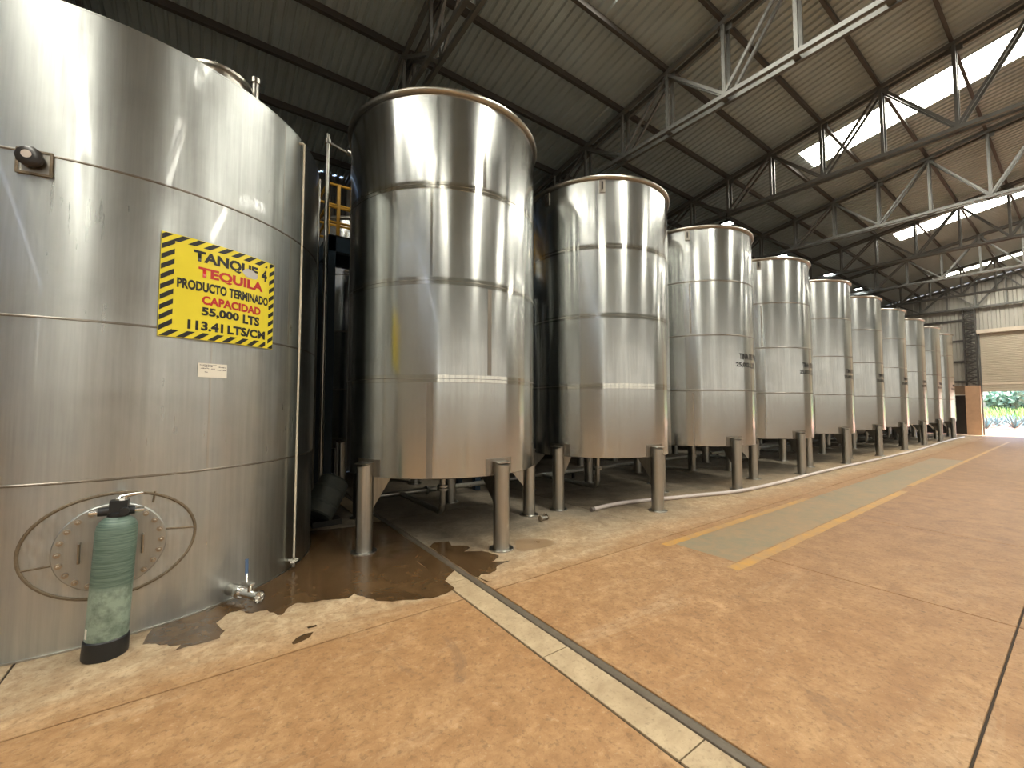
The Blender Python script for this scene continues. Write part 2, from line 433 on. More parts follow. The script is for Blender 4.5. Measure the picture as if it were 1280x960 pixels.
# end wall with the roller door
XE = X1
DY0, DY1 = -2.6, 3.84
we = MB().box((XE + .12, 9.35, 1.2), (.2, 4.6, 2.4)).build('wall_end', 'block_wall', None, False)
tag(we, 'end wall with block base and pale corrugated cladding beside the roller door', 'wall', kind='structure')
MB().box((XE + .12, 8.03, 2.67), (.2, 7.24, .54)).build('block_band', 'block_wall', we, False)
MB().box((XE + .06, 5.75, 2.39), (.3, 2.7, .06)).build('lintel', 'pale_trim', we, False)
MB().box((XE + .30, 5.75, 1.18), (.05, 2.6, 2.36)).build('dark_panel', 'dark_steel', we, False)
yy = 4.42
while yy < YL - .05:
    y2 = min(yy + 1.0, YL); corr_wall_y(XE + .05, yy, y2, 2.94, lambda a: roofz(a) + .15).build('cladding_sheet', 'wall_sheet', we, ang=20); yy = y2
corr_wall_y(XE + .05, DY1 + .02, DY1 + .58, 2.9, lambda a: 6.05).build('cladding_sheet', 'wall_sheet', we, ang=20)
yy = DY1 + .58
while yy > RIDGE + .05:
    y2 = max(yy - 1.0, RIDGE); corr_wall_y(XE + .05, y2, yy, 6.05, lambda a: roofz(a) + .15).build('cladding_sheet', 'wall_sheet', we, ang=20); yy = y2
for ya, yc in ((RIDGE, -9), (-9, -15), (-15, YR)):
    corr_wall_y(XE + .05, yc, ya, 0, lambda a: roofz(a) + .15).build('cladding_sheet', 'wall_sheet', we, ang=20)
MB().box((XE + .1, (DY0 + RIDGE) / 2, 3.0), (.2, DY0 - RIDGE, 6.1)).build('door_pier', 'block_wall', we, False)
for z in (3.18, 4.40, 5.66, 6.92): MB().box((XE - .03, 8.0, z), (.08, 7.2, .12)).build('girt', 'purlin_paint', we, False)
MB().box((XE - .06, .6, 6.12), (.24, 6.6, .22)).build('door_ledge', 'pale_trim', we, False)
# roller door
dm = MB(); pts = []; z = 2.62
while z < 6.0: pts += [(0, z), (-.02, z + .02), (-.02, z + .07), (0, z + .09)]; z += .1
n_ = len(pts)
dm.add([(XE + .06 + d, a, zz) for a in (DY0, DY1 + .02) for d, zz in pts], [(k, k + 1, n_ + k + 1, n_ + k) for k in range(n_ - 1)])
dr = dm.build('door_1', 'shutter', None, False)
tag(dr, 'beige roller shutter door, raised above the open doorway', 'door', kind='structure')
MB().box((XE + .05, (DY0 + DY1) / 2, 2.62), (.07, DY1 - DY0, .12)).build('bottom_bar', 'shutter', dr, False)
MB().box((XE + .05, (DY0 + DY1) / 2, 3.02), (.05, DY1 - DY0, .10)).build('bottom_bar', 'pale_trim', dr, False)
for yy in (DY0, DY1 - .03): MB().box((XE + .03, yy, 3.0), (.14, .07, 6.0)).build('guide_rail', 'truss_paint', dr, False)
# concrete pedestal with the lattice column
pc = empty('lattice_column', (XE - .30, 4.13, 0))
tag(pc, 'lattice steel column standing on a tall orange concrete pedestal beside the roller door', 'column')
MB().box((.06, 0, 1.46), (.42, .60, 2.92)).build('pedestal', 'pedestal', pc, False)
for sx in (-.12, .16):
    for sy in (-.24, .24): MB().box((sx, sy, 5.25), (.06, .06, 4.66)).build('chord', 'purlin_paint', pc, False)
for sx in (-.12, .16):
    m = MB(); z = 2.95; s_ = 1
    while z < 7.4:
        m.bar((sx, -.24 * s_, z), (sx, .24 * s_, z + .24), .035, .035); m.bar((sx, -.24, z + .24), (sx, .24, z + .24), .035, .035); z += .24; s_ = -s_
    m.build('lacing', 'purlin_paint', pc, False)
for sy in (-.24, .24):
    m = MB(); z = 2.95; s_ = 1
    while z < 7.4:
        m.bar((.02 - .14 * s_, sy, z), (.02 + .14 * s_, sy, z + .24), .035, .035); z += .24; s_ = -s_
    m.build('lacing', 'purlin_paint', pc, False)

# ------------------------------------------------------------------ roof trusses, purlins, columns
ND = [.22 + 1.2 * n for n in range(-4, 10)]
BZ = 7.58
def truss_top(y): return roofz(y) - .06
def make_truss():
    t = empty('roof_truss')
    YE = YL - .1
    def pair(nm, a, b, wd, ht):
        m = MB()
        for sx in (-.1, .1): m.bar((sx, a[0], a[1]), (sx, b[0], b[1]), wd, ht)
        return m.build(nm, 'truss_paint', t, False)
    pair('top_chord', (RIDGE, truss_top(RIDGE)), (YE, truss_top(YE)), .07, .09)
    pair('bottom_chord', (RIDGE, BZ), (YE, BZ), .07, .08)
    for y_ in ND: pair('vertical', (y_, BZ), (y_, truss_top(y_)), .05, .06)
    for i in range(-4, 9):
        a, b_ = .22 + 1.2 * i, .22 + 1.2 * (i + 1)
        if i % 2 == 0: pair('diagonal', (a, truss_top(a) - .04), (b_, BZ + .04), .045, .055)
        else: pair('diagonal', (a, BZ + .04), (b_, truss_top(b_) - .04), .045, .055)
    for y_ in ND:
        MB().box((0, y_ + .04, BZ - .005), (.2, .10, .012)).build('batten_plate', 'truss_paint', t, False)
        MB().box((0, y_, truss_top(y_) - .06), (.012, .26, .16)).build('gusset_plate', 'truss_paint', t, False)
    return t
TX = [2.91 + 4.88 * i for i in range(-1, 8)]
TX[-1] = 36.80
tr0 = make_truss()
for i, x in enumerate(TX):
    o = tr0 if i == 0 else copy_tree(tr0)
    o.location = (x, 0, 0)
    near = {1: 'grey steel lattice roof truss above the legged tank nearest the storage tank',
            2: 'grey steel lattice roof truss carrying three thin conduits along its bottom chord',
            0: 'grey steel lattice roof truss above the big storage tank', 3: 'grey steel lattice roof truss above the fourth legged tank',
            4: 'grey steel lattice roof truss between the fifth and sixth legged tanks', 5: 'grey steel lattice roof truss above the seventh legged tank',
            6: 'grey steel lattice roof truss above the eighth legged tank', 7: 'grey steel lattice roof truss above the last legged tank',
            8: 'grey steel lattice roof truss against the clad end wall over the roller door'}
    tag(o, near[i], 'truss', 'roof trusses')
pm = MB()
pm.box(((X0 + X1) / 2, 0, 0), (X1 - X0 - .1, .012, .15)).box(((X0 + X1) / 2, .03, .069), (X1 - X0 - .1, .06, .012)).box(((X0 + X1) / 2, .03, -.069), (X1 - X0 - .1, .06, .012))
pme = pm.mesh('purlin', False)
ORD = ['first', 'second', 'third', 'fourth', 'fifth', 'sixth', 'seventh', 'eighth', 'ninth', 'tenth', 'eleventh', 'twelfth', 'thirteenth', 'fourteenth']
for i, y_ in enumerate(ND):
    o = link('purlin', pme, 'purlin_paint'); o.location = (0, y_, roofz(y_) + .052); o.rotation_euler = (-math.atan(SL), 0, 0)
    tag(o, 'dark brown steel purlin under the roof sheets, %s up from the side-wall eave' % ORD[13 - i], 'purlin', 'roof purlins')
cm = MB().box((0, 0, 3.8), (.2, .012, 7.55)).box((-.1, 0, 3.8), (.012, .16, 7.55)).box((.1, 0, 3.8), (.012, .16, 7.55)).mesh('steel_column', False)
for x in TX:
    o = link('steel_column', cm, 'truss_paint'); o.location = (x, YL - .14, 0)
    tag(o, 'dark steel wall column under a roof truss behind the tanks', 'column', 'side wall columns')
for k in range(3):
    o = MB().tube([(8.02 + .05 * k, YL - .4, BZ + .07 + .055 * k), (8.02 + .05 * k, RIDGE + .3, BZ + .07 + .055 * k)], .014, 8).build('conduit', 'conduit')
    tag(o, 'thin metal conduit running along the bottom chord of a roof truss', 'conduit', 'conduits on the truss')
# LED floodlights
LM = [(12.50, 6.24, 7.22), (17.38, 6.65, 7.38), (22.26, 6.66, 7.58), (27.14, 6.88, 7.78)]
for i, (x, y_, z) in enumerate(LM):
    o = empty('led_floodlight', (x, y_, z))
    MB().box((0, 0, .04), (.26, .34, .07)).build('housing', 'dark_steel', o, False)
    MB().box((0, 0, .002), (.22, .28, .012)).build('lens', 'led', o, False)
    MB().tube([(0, 0, .07), (.04, 0, max(.10, BZ - z)), (.09, 0, max(.12, BZ - z))], .014, 8).build('bracket', 'dark_steel', o)
    tag(o, ['lit LED floodlight glowing just above the rim of the third legged tank', 'lit LED floodlight above the fourth legged tank',
            'lit LED floodlight above the fifth legged tank', 'lit LED floodlight above the sixth legged tank'][i], 'lamp', 'LED floodlights under the roof')

# ------------------------------------------------------------------ fermentation tanks on legs
TR, TY, TX0, TS = 1.363, 5.721, 2.855, 3.337
ZB, ZC = .90, 1.18
def ang_pts(r, a0, a1, n): return [(r * cos(a0 + (a1 - a0) * i / n), r * sin(a0 + (a1 - a0) * i / n)) for i in range(n + 1)]
def curved_plate(r, th, a0, a1, z0, z1, n=10):
    m = MB(); vv = []
    for i in range(n + 1):
        a = a0 + (a1 - a0) * i / n
        for rr, z in ((r, z0), (r + th, z0), (r + th, z1), (r, z1)): vv.append((rr * cos(a), rr * sin(a), z))
    fs = [(0, 1, 2, 3), tuple(n * 4 + k for k in (3, 2, 1, 0))]
    for i in range(n):
        for k in range(4): fs.append((i * 4 + k, i * 4 + (k + 1) % 4, (i + 1) * 4 + (k + 1) % 4, (i + 1) * 4 + k))
    return m.add(vv, fs)
LEG = {}
def leg_meshes():
    m = MB(); r = .10; n = 28
    # tube with a slanted top, outward = +x
    vv = [(r * cos(2 * pi * k / n), r * sin(2 * pi * k / n), .02) for k in range(n)]
    vv += [(r * cos(2 * pi * k / n), r * sin(2 * pi * k / n), 1.055 - .03 * cos(2 * pi * k / n)) for k in range(n)]
    m.add(vv, [tuple(range(n))[::-1], tuple(range(n, 2 * n))] + [(k, (k + 1) % n, n + (k + 1) % n, n + k) for k in range(n)])
    LEG['leg'] = m.mesh('leg')
    LEG['base_plate'] = MB().lathe([(.150, 0), (.150, .016), (.146, .02)], 32).mesh('base_plate')
    LEG['cap_plate'] = MB().bar((-.11, 0, 1.072), (.075, 0, 1.055), .20, .012).mesh('cap_plate', False)
    g_ = MB(); tri = [(-.09, .90), (-.46, .90), (-.09, .46)]
    g_.add([(x, -.006, z) for x, z in tri] + [(x, .006, z) for x, z in tri], [(0, 1, 2), (5, 4, 3), (0, 3, 4, 1), (1, 4, 5, 2), (2, 5, 3, 0)])
    LEG['gusset'] = g_.mesh('gusset', False)
leg_meshes()
def make_tank(kind, legoff, seams):
    t = empty('fermentation_tank')
    for k in range(4):
        z0, z1 = ZB + k * ZC, ZB + (k + 1) * ZC
        r = TR + (.0015 if k % 2 else 0)
        MB().lathe([(r, z0), (r, z1), (r - .006, z1), (r - .006, z0)], 128, closed=True).build('shell_course', 'steel_row', t)
    if kind == 'band':
        for k in (1, 2, 3):
            z = ZB + k * ZC
            b_ = MB().lathe([(TR, z - .046), (TR + .005, z - .044), (TR + .005, z + .044), (TR, z + .046)], 128).build('seam_band', 'steel_band', t)
            MB().lathe([(TR + .004, z - .004), (TR + .0075, z - .002), (TR + .0075, z + .002), (TR + .004, z + .004)], 96).build('weld_bead', 'steel_seam', b_)
    else:
        for k in (1, 2, 3):
            z = ZB + k * ZC
            MB().lathe([(TR, z - .016), (TR + .007, z - .009), (TR + .007, z + .009), (TR, z + .016)], 128).build('weld_seam', 'steel_seam', t)
    for course, a, wd, mt in seams:
        z0, z1 = ZB + course * ZC + .05, ZB + (course + 1) * ZC - .05
        if course == 0: z0 = ZB + .005
        if course == 3: z1 += .03
        curved_plate(TR, .004, R_(a) - wd / 2 / TR, R_(a) + wd / 2 / TR, z0, z1, 3).build('vertical_seam', mt, t)
    ZT = ZB + 4 * ZC
    rr = MB(); prof = [(TR + .018 + .036 * cos(2 * pi * i / 12), ZT + .036 * sin(2 * pi * i / 12)) for i in range(12)]
    rr.lathe(prof, 128, closed=True).build('rim', 'steel_rim', t)
    MB().lathe([(TR - .004, ZB + .004), (TR - .03, ZB - .012), (.12, ZB - .10), (.06, ZB - .12)], 96).build('bottom_dish', 'steel_leg', t)
    for i in range(5):
        a = R_(legoff + 72 * i)
        l = link('leg', LEG['leg'], 'steel_leg', t); l.location = (1.405 * cos(a), 1.405 * sin(a), 0); l.rotation_euler = (0, 0, a)
        for nm in ('base_plate', 'cap_plate', 'gusset'):
            link(nm, LEG[nm], 'steel_leg' if nm != 'cap_plate' else 'steel_rim', l)
        curved_plate(TR, .006, a - .145, a + .145, ZB + .005, 1.105, 8).build('mounting_pad', 'steel_seam', t)
    # outlet under the dished bottom, bent back towards the header pipe
    MB().tube([(0, 0, ZB - .10), (0, 0, .30), (0, .03, .21), (0, .10, .165), (0, 1.62, .165)], .045, 12).build('outlet_pipe', 'steel_leg', t)
    MB().lathe([(.085, .5), (.085, .53)], 20).build('outlet_flange', 'steel_leg', t)
    MB().lathe([(.085, .545), (.085, .575)], 20).build('outlet_flange', 'steel_leg', t)
    return t
def bracket(t, deg):
    m = MB(); M = Matrix.Rotation(R_(deg), 3, 'Z')
    c = M @ Vector((TR + .012, 0, 5.46)); m.box(c, (.02, .10, .22), M)
    b_ = m.build('rim_bracket', 'steel_seam', t, False)
    m = MB(); c = M @ Vector((TR + .028, 0, 5.47)); m.box(c, (.02, .03, .13), M); m.build('hook', 'dark_steel', b_, False)
def words(body, wd):
    ws = body.split(' '); nat = [text_width(wb) for wb in ws]; gap = .30
    k = wd / (sum(nat) + gap * (len(ws) - 1)); out = []; x = 0
    for wb, w_ in zip(ws, nat):
        out.append((x * k, w_ * k, wb)); x += w_ + gap
    return out
def lettering(t, lines):
    for body, a, z, hgt, wd in lines:
        for x_, w_, wb in words(body, wd):
            me = text_mesh(wb, w_, hgt, .03)
            for v in me.vertices: v.co.x += x_
            link('lettering', bend(me, TR + .004, R_(a), z), 'sign_black', t)
tank_a = make_tank('band', -158, [(3, -95.5, .05, 'steel_band'), (2, -123.2, .03, 'steel_band'), (1, -92.3, .055, 'steel_seam'), (0, -123.3, .075, 'steel_seam')])
tank_b = make_tank('band', -165, [])
bracket(tank_b, -132); bracket(tank_b, -175)
tank_c = make_tank('weld', -184, [(2, -148.5, .028, 'steel_seam'), (0, -147.6, .028, 'steel_seam')])
bracket(tank_c, -149.5)
lettering(tank_c, [('TINA DE FERMENTACION', -104.0, 2.755, .125, 1.55), ('25,002 LTS.', -108.2, 2.57, .115, .78)])
names = ['tall open-topped steel tank with polished bands, standing over the puddle and the floor drain',
         'open-topped steel tank with polished bands, the hose end lies at its legs',
         'legged steel tank, third from the big storage tank, black lettering on its side',
         'legged steel tank, fourth from the big storage tank, black lettering on its side',
         'legged steel tank, fifth from the big storage tank', 'legged steel tank, sixth from the big storage tank',
         'legged steel tank, seventh from the big storage tank', 'legged steel tank, third from the roller door end of the row',
         'legged steel tank, second from the roller door end of the row', 'legged steel tank at the roller door end of the row']
for i in range(10):
    o = tank_a if i == 0 else tank_b if i == 1 else tank_c if i == 2 else copy_tree(tank_c)
    o.location = (TX0 + TS * i, TY, 0)
    tag(o, names[i], 'tank', 'row of fermentation tanks')
# second row behind, seen past the first and between the legs
tank_d = make_tank('weld', -120, [])
for i in range(7):
    o = tank_d if i == 0 else copy_tree(tank_d)
    o.location = (2.855 + TS * i, 10.03, 0)
    tag(o, 'steel tank on legs standing in the dark rear row' if i else 'steel tank on legs in the dark rear row, seen beside the blue platform', 'tank', 'rear row of tanks')
hp = empty('header_pipe', (0, 7.43, .165)); tag(hp, 'steel pipe running low along the floor behind the legged tanks', 'pipe')
MB().tube([(2.2, 0, 0), (34.5, 0, 0)], .05, 14).build('pipe', 'steel_leg', hp)
for x in range(10):
    MB().box((TX0 + TS * x + 1.0, 0, -.105), (.06, .05, .11)).build('support', 'dark_steel', hp, False)
    MB().tube([(TX0 + TS * x + .5, 0, 0), (TX0 + TS * x + .53, 0, 0)], .085, 16).build('flange', 'steel_leg', hp)

# ------------------------------------------------------------------ big storage tank
C1 = (-.776, 6.268); R1 = 1.9
st = empty('storage_tank', (*C1, 0)); tag(st, 'large floor-standing cylindrical steel storage tank carrying the yellow sign', 'tank')
for k in range(4):
    z0, z1 = .012 + 1.19 * k, .012 + 1.19 * (k + 1)
    r = R1 + (.002 if k % 2 else 0)
    MB().lathe([(r, z0), (r, z1), (r - .006, z1), (r - .006, z0)], 144, closed=True).build('shell_course', 'steel_storage', st)
    if k:
        MB().lathe([(R1, z0 - .010), (R1 + .007, z0 - .004), (R1 + .007, z0 + .004), (R1, z0 + .010)], 144).build('weld_seam', 'steel_seam', st)
ZT1 = .012 + 1.19 * 4
MB().lathe([(R1 + .012, 0), (R1 + .012, .012), (.02, .013)], 144).build('bottom_plate', 'steel_rim', st)
def cone_z(r): return ZT1 + (R1 - r) * .16
MB().lathe([(R1 + .004, ZT1 - .008), (R1 + .004, ZT1 + .004), (R1 - .02, ZT1 + .012), (.02, cone_z(0))], 144).build('cone_roof', 'steel_storage', st)
def onshell(deg, z, off=0): a = R_(deg); return Vector(((R1 + off) * cos(a), (R1 + off) * sin(a), z))
def frame(deg):  # columns: radial, tangential (towards larger angle), up
    a = R_(deg); return Matrix(((cos(a), -sin(a), 0), (sin(a), cos(a), 0), (0, 0, 1)))
for deg, k in ((-45, 3), (-66, 1), (-41, 2)):
    z0 = .012 + 1.19 * k
    curved_plate(R1, .003, R_(deg) - .004, R_(deg) + .004, z0 + .02, z0 + 1.17, 2).build('vertical_seam', 'steel_leg', st)
# manway: oval reinforcing plate on the shell with a round bolted cover
ow, oh, oz, od = .497, .382, .712, -83.3
m = MB(); ring = []; nr = 8; nn = 64
for i in range(nr + 1):
    f = i / nr
    for k in range(nn):
        u, v = ow * f * cos(2 * pi * k / nn), oh * f * sin(2 * pi * k / nn)
        a = R_(od) + u / R1; rr = R1 + .008
        ring.append((rr * cos(a), rr * sin(a), oz + v))
m.add(ring, [(i * nn + k, i * nn + (k + 1) % nn, (i + 1) * nn + (k + 1) % nn, (i + 1) * nn + k) for i in range(nr) for k in range(nn)])
ovp = m.build('oval_plate', 'steel_plate', st)
pts = []
for k in range(nn + 1):
    a = R_(od) + ow * cos(2 * pi * k / nn) / R1; pts.append(((R1 + .006) * cos(a), (R1 + .006) * sin(a), oz + oh * sin(2 * pi * k / nn)))
MB().tube(pts, .012, 8, False).build('weld_bead', 'weld', ovp)
for (a0_, z0), (a1_, z1) in (((-97.8, .615), (-93.0, .625)), ((-74.2, .765), (-68.6, .735)), ((-76.9, .99), (-76.6, 1.075))):
    MB().tube([onshell(a0_ + (a1_ - a0_) * i / 6, z0 + (z1 - z0) * i / 6, .009) for i in range(7)], .0075, 8).build('weld_bead', 'weld', ovp)
cd_, cz = -83.7, .703; F = frame(cd_)
mw = MB(); T = Matrix((F @ Vector((0, 1, 0)), Vector((0, 0, 1)), F @ Vector((1, 0, 0)))).transposed()   # local z -> outward
cen = onshell(cd_, cz, 0)
cov = mw.lathe([(.30, -.03), (.318, -.028), (.318, .022), (.312, .028), (.02, .03)], 64, cen, T).build('manway_cover', 'steel_plate', st)
cov.data.materials.clear(); cov.data.materials.append(MATS['steel_cover'])
for k in range(22):
    b = 2 * pi * k / 22
    bm_ = MB().lathe([(.020, 0), (.020, .014), (.010, .015), (.010, .034), (.008, .036)], 8, cen + T @ Vector((.283 * cos(b), .283 * sin(b), .028)), T).build('bolt', 'bolt_steel', cov, False)
for s_ in (-1, 1):
    h_ = [T @ Vector((s_ * .172, zz, oo)) + cen for zz, oo in ((-.075, .028), (-.075, .07), (.06, .07), (.06, .028))]
    MB().tube(h_, .008, 8).build('handle', 'bolt_steel', cov)
# sight lamp in a welded square frame
sp_d, sp_z = -99.0, 3.505
SPF = frame(sp_d); pc_ = onshell(sp_d, sp_z, .004)
spl = MB().box(pc_, (.012, .175, .165), SPF).build('sensor_plate', 'steel_rim', st, False)
for dy, dz, sy, sz in ((0, .083, .19, .016), (0, -.083, .19, .016), (-.088, 0, .016, .17), (.088, 0, .016, .17)):
    MB().box(pc_ + SPF @ Vector((.006, dy, dz)), (.012, sy, sz), SPF).build('weld_bead', 'weld', spl, False)
SPT = Matrix((SPF @ Vector((0, 1, 0)), Vector((0, 0, 1)), SPF @ Vector((1, 0, 0)))).transposed()
kn = MB().lathe([(.05, 0), (.056, .012), (.074, .022), (.074, .05), (.06, .058), (.02, .059)], 10, pc_ + SPF @ Vector((.004, -.012, .022)), SPT).build('sight_lamp', 'lens_black', st)
MB().lathe([(.028, 0), (.028, .003), (.002, .004)], 20, pc_ + SPF @ Vector((.0625, -.02, .03)), SPT).build('lens', 'lens_pale', kn)
# level gauge tube on the shell
gd = -37.3
gp = lambda off, z: onshell(gd, z, off)
MB().tube([gp(.055, .12), gp(.055, 4.70)], .011, 10).build('gauge_tube', 'gauge_tube', st)
for z in (.10, 4.71):
    MB().tube([gp(-.01, z), gp(.03, z), gp(.055, z + (.02 if z < 1 else -.02))], .013, 10).build('gauge_elbow', 'white_plastic', st)
MB().tube([gp(.055, .035), gp(.055, .13)], .015, 10).build('gauge_valve', 'chrome', st)
fr = frame(gd); MB().box(gp(.062, .095), (.035, .10, .016), fr).build('gauge_valve_lever', 'white_plastic', st, False)
# roof manhole and vent pipe
a = R_(-61); rm = 1.55; mc = Vector((rm * cos(a), rm * sin(a), cone_z(rm)))
lid = MB().lathe([(.26, -.05), (.26, .08), (.29, .085), (.29, .11), (.22, .14), (.02, .155)], 40, mc).build('roof_manhole', 'steel_rim', st)
hd = Vector((cos(a + pi / 2), sin(a + pi / 2), 0)); ho = Vector((cos(a), sin(a), 0)) * .12
MB().tube([mc + ho + hd * -.10 + Vector((0, 0, .11)), mc + ho + hd * -.10 + Vector((0, 0, .20)), mc + ho + hd * .10 + Vector((0, 0, .20)), mc + ho + hd * .10 + Vector((0, 0, .11))], .009, 8).build('handle', 'chrome', lid)
a = R_(-52.5); vp = Vector((1.74 * cos(a), 1.74 * sin(a), cone_z(1.74)))
MB().tube([vp + Vector((0, 0, -.03)), vp + Vector((0, 0, .27))], .036, 14).build('vent_pipe', 'steel_leg', st)
MB().tube([vp + Vector((0, 0, .25)), vp + Vector((0, 0, .30))], .048, 14).build('vent_pipe_collar', 'steel_rim', st)
# drain valve with blue lever
vd = -59.2; VF = frame(vd); vb = onshell(vd, .10)
def vp_(r, t=0, z=0): return vb + VF @ Vector((r, t, z))
MB().tube([vp_(-.02), vp_(.10)], .050, 18).build('outlet_stub', 'steel_leg', st)
MB().tube([vp_(.10), vp_(.115), vp_(.15), vp_(.165)], [.046, .056, .056, .046], 18).build('union_nut', 'chrome', st)
MB().tube([vp_(.165), vp_(.36)], .034, 18).build('outlet_pipe', 'chrome', st)
m = MB(); m.tube([vp_(.36), vp_(.385)], [.036, .052], 18, False); m.tube([vp_(.385), vp_(.395)], .052, 18, False); m.tube([vp_(.395), vp_(.36)], [.044, .034], 18, False)
m.build('outlet_ferrule', 'chrome', st)
MB().tube([vp_(.27, 0, .02), vp_(.27, 0, .085)], .022, 12).build('valve_stem', 'chrome', st)
MB().box(vp_(.24, 0, .09), (.12, .04, .014), VF).build('valve_bracket', 'chrome', st, False)
MB().tube([vp_(.22, .0, .095), vp_(.20, .01, .13), vp_(.18, .03, .16)], .009, 8).build('valve_lever', 'chrome', st)
MB().bar(vp_(.19, .02, .145), vp_(.13, .06, .265), .026, .012).build('lever_grip', 'blue_grip', st)
# ------------------------------------------------------------------ yellow sign and paper label
SA, SZ0, SWD, SHT = -77.5, 2.325, .97, .865
sg = empty('tank_sign', (C1[0] + R1 * cos(R_(-63)), C1[1] + R1 * sin(R_(-63)), SZ0))
tag(sg, 'yellow sign with hazard-striped border and black and red lettering on the storage tank', 'sign')
offv = Vector(sg.location)
RS = R1 + .012
def sgn(me, zoff):
    for v in me.vertices: v.co.z += zoff
    bend(me, RS, R_(SA), SZ0)
    for v in me.vertices: v.co = v.co + Vector((*C1, 0)) - offv
    return me
nx = 24
m = MB(); vv = []
for d in (0, .004):
    for zz in (0, SHT):
        for i in range(nx + 1): vv.append((SWD * i / nx, zz, d))
q = nx + 1; fs = []
for i in range(nx):
    fs += [(i, i + 1, q + i + 1, q + i), (2 * q + i, 3 * q + i, 3 * q + i + 1, 2 * q + i + 1), (i, 2 * q + i, 2 * q + i + 1, i + 1), (q + i, q + i + 1, 3 * q + i + 1, 3 * q + i)]
fs += [(0, q, 3 * q, 2 * q), (q - 1, 3 * q - 1, 4 * q - 1, 2 * q - 1)]
m.add(vv, fs); me = m.mesh('plate'); link('plate', sgn(me, 0), 'sign_yellow', sg)
def clip(poly, x0, x1, y0, y1):
    def cut(P, ax, lim, keep):
        out = []
        for i in range(len(P)):
            a, b = P[i], P[(i + 1) % len(P)]
            ia, ib = keep(a[ax], lim), keep(b[ax], lim)
            if ia: out.append(a)
            if ia != ib:
                t = (lim - a[ax]) / (b[ax] - a[ax]); out.append(tuple(a[k] + t * (b[k] - a[k]) for k in (0, 1)))
        return out
    for ax, lim, kp in ((0, x0, lambda v, l: v >= l), (0, x1, lambda v, l: v <= l), (1, y0, lambda v, l: v >= l), (1, y1, lambda v, l: v <= l)):
        if poly: poly = cut(poly, ax, lim, kp)
    return poly
BW, BH = .090, .062
hz = MB()
per = .112
def strip(x0, x1, y0, y1, slope):
    k = -14
    for k in range(-16, 26):
        o = k * per
        # band between lines  y = slope*(x - o)  and shifted by half a period
        lo, hi = -1.0, 2.0
        P = [(o + lo / slope, lo), (o + per * .5 + lo / slope, lo), (o + per * .5 + hi / slope, hi), (o + hi / slope, hi)]
        P = clip(P, x0, x1, y0, y1)
        if len(P) >= 3: hz.add([(x, y_, 0) for x, y_ in P], [tuple(range(len(P)))])
strip(BW, SWD - BW, SHT - BH, SHT - .004, .75); strip(BW, SWD - BW, .004, BH, .75)
strip(.004, BW, .004, SHT - .004, .75); strip(SWD - BW * .72, SWD - .004, .004, SHT - .004, .75)
link('hazard_stripes', sgn(hz.mesh('hazard_stripes', False), .0055), 'sign_black', sg)
for body, u0, u1, v0, v1, mt in (('TANQUE 4', .225, .905, .105, .235, 'sign_black'), ('TEQUILA', .265, .86, .265, .385, 'sign_red'),
        ('PRODUCTO TERMINADO', .115, .925, .415, .515, 'sign_black'), ('CAPACIDAD', .30, .84, .55, .64, 'sign_red'),
        ('55,000 LTS', .30, .83, .665, .765, 'sign_black'), ('113.41 LTS/CM', .20, .90, .81, .905, 'sign_black')):
    for x_, w_, wb in words(body, (u1 - u0) * SWD):
        me = text_mesh(wb, w_, (v1 - v0) * SHT, .045)
        for v in me.vertices: v.co.x += u0 * SWD + x_; v.co.y += (1 - v1) * SHT
        link('lettering', sgn(me, .0058), mt, sg)
m = MB(); P = [(.635, .20), (.66, .165), (.69, .15), (.745, .16), (.79, .185), (.80, .22), (.775, .245), (.73, .25), (.67, .245)]
m.add([(u * SWD, (1 - v) * SHT, 0) for u, v in P], [tuple(range(len(P)))]); link('worn_patch', sgn(m.mesh('worn_patch', False), .0075), 'bare_patch', sg)
pl = empty('paper_label', (C1[0] + R1 * cos(R_(-65.5)), C1[1] + R1 * sin(R_(-65.5)), 2.0)); tag(pl, 'small white paper label with handwritten lines stuck below the yellow sign', 'label')
def ppl(me, zoff):
    for v in me.vertices: v.co.z += zoff
    bend(me, R1 + .006, R_(-69.0), 2.005)
    for v in me.vertices: v.co = v.co + Vector((*C1, 0)) - Vector(pl.location)
    return me
m = MB(); m.add([(.23 * i / 8, zz, d) for d in (0, .0015) for zz in (0, .122) for i in range(9)],
    [(i, i + 1, 10 + i, 9 + i) for i in range(8)] + [(18 + i, 27 + i, 28 + i, 19 + i) for i in range(8)])
link('sheet', ppl(m.mesh('sheet'), 0), 'paper', pl)
m = MB(); rnd = random.Random(3)
for (xa, xc, zz) in ((.012, .14, .104), (.03, .11, .092), (.16, .22, .090), (.02, .085, .076), (.10, .12, .072), (.145, .215, .066), (.05, .07, .042)):
    x = xa
    while x < xc:
        l_ = rnd.uniform(.006, .014); h_ = rnd.uniform(.003, .007); z_ = zz + rnd.uniform(-.002, .002)
        m.add([(x, z_, 0), (x + l_, z_ - .001, 0), (x + l_, z_ + h_, 0), (x, z_ + h_, 0)], [(0, 1, 2, 3)]); x += l_ + .003
link('handwriting', ppl(m.mesh('handwriting', False), .003), 'ink', pl)

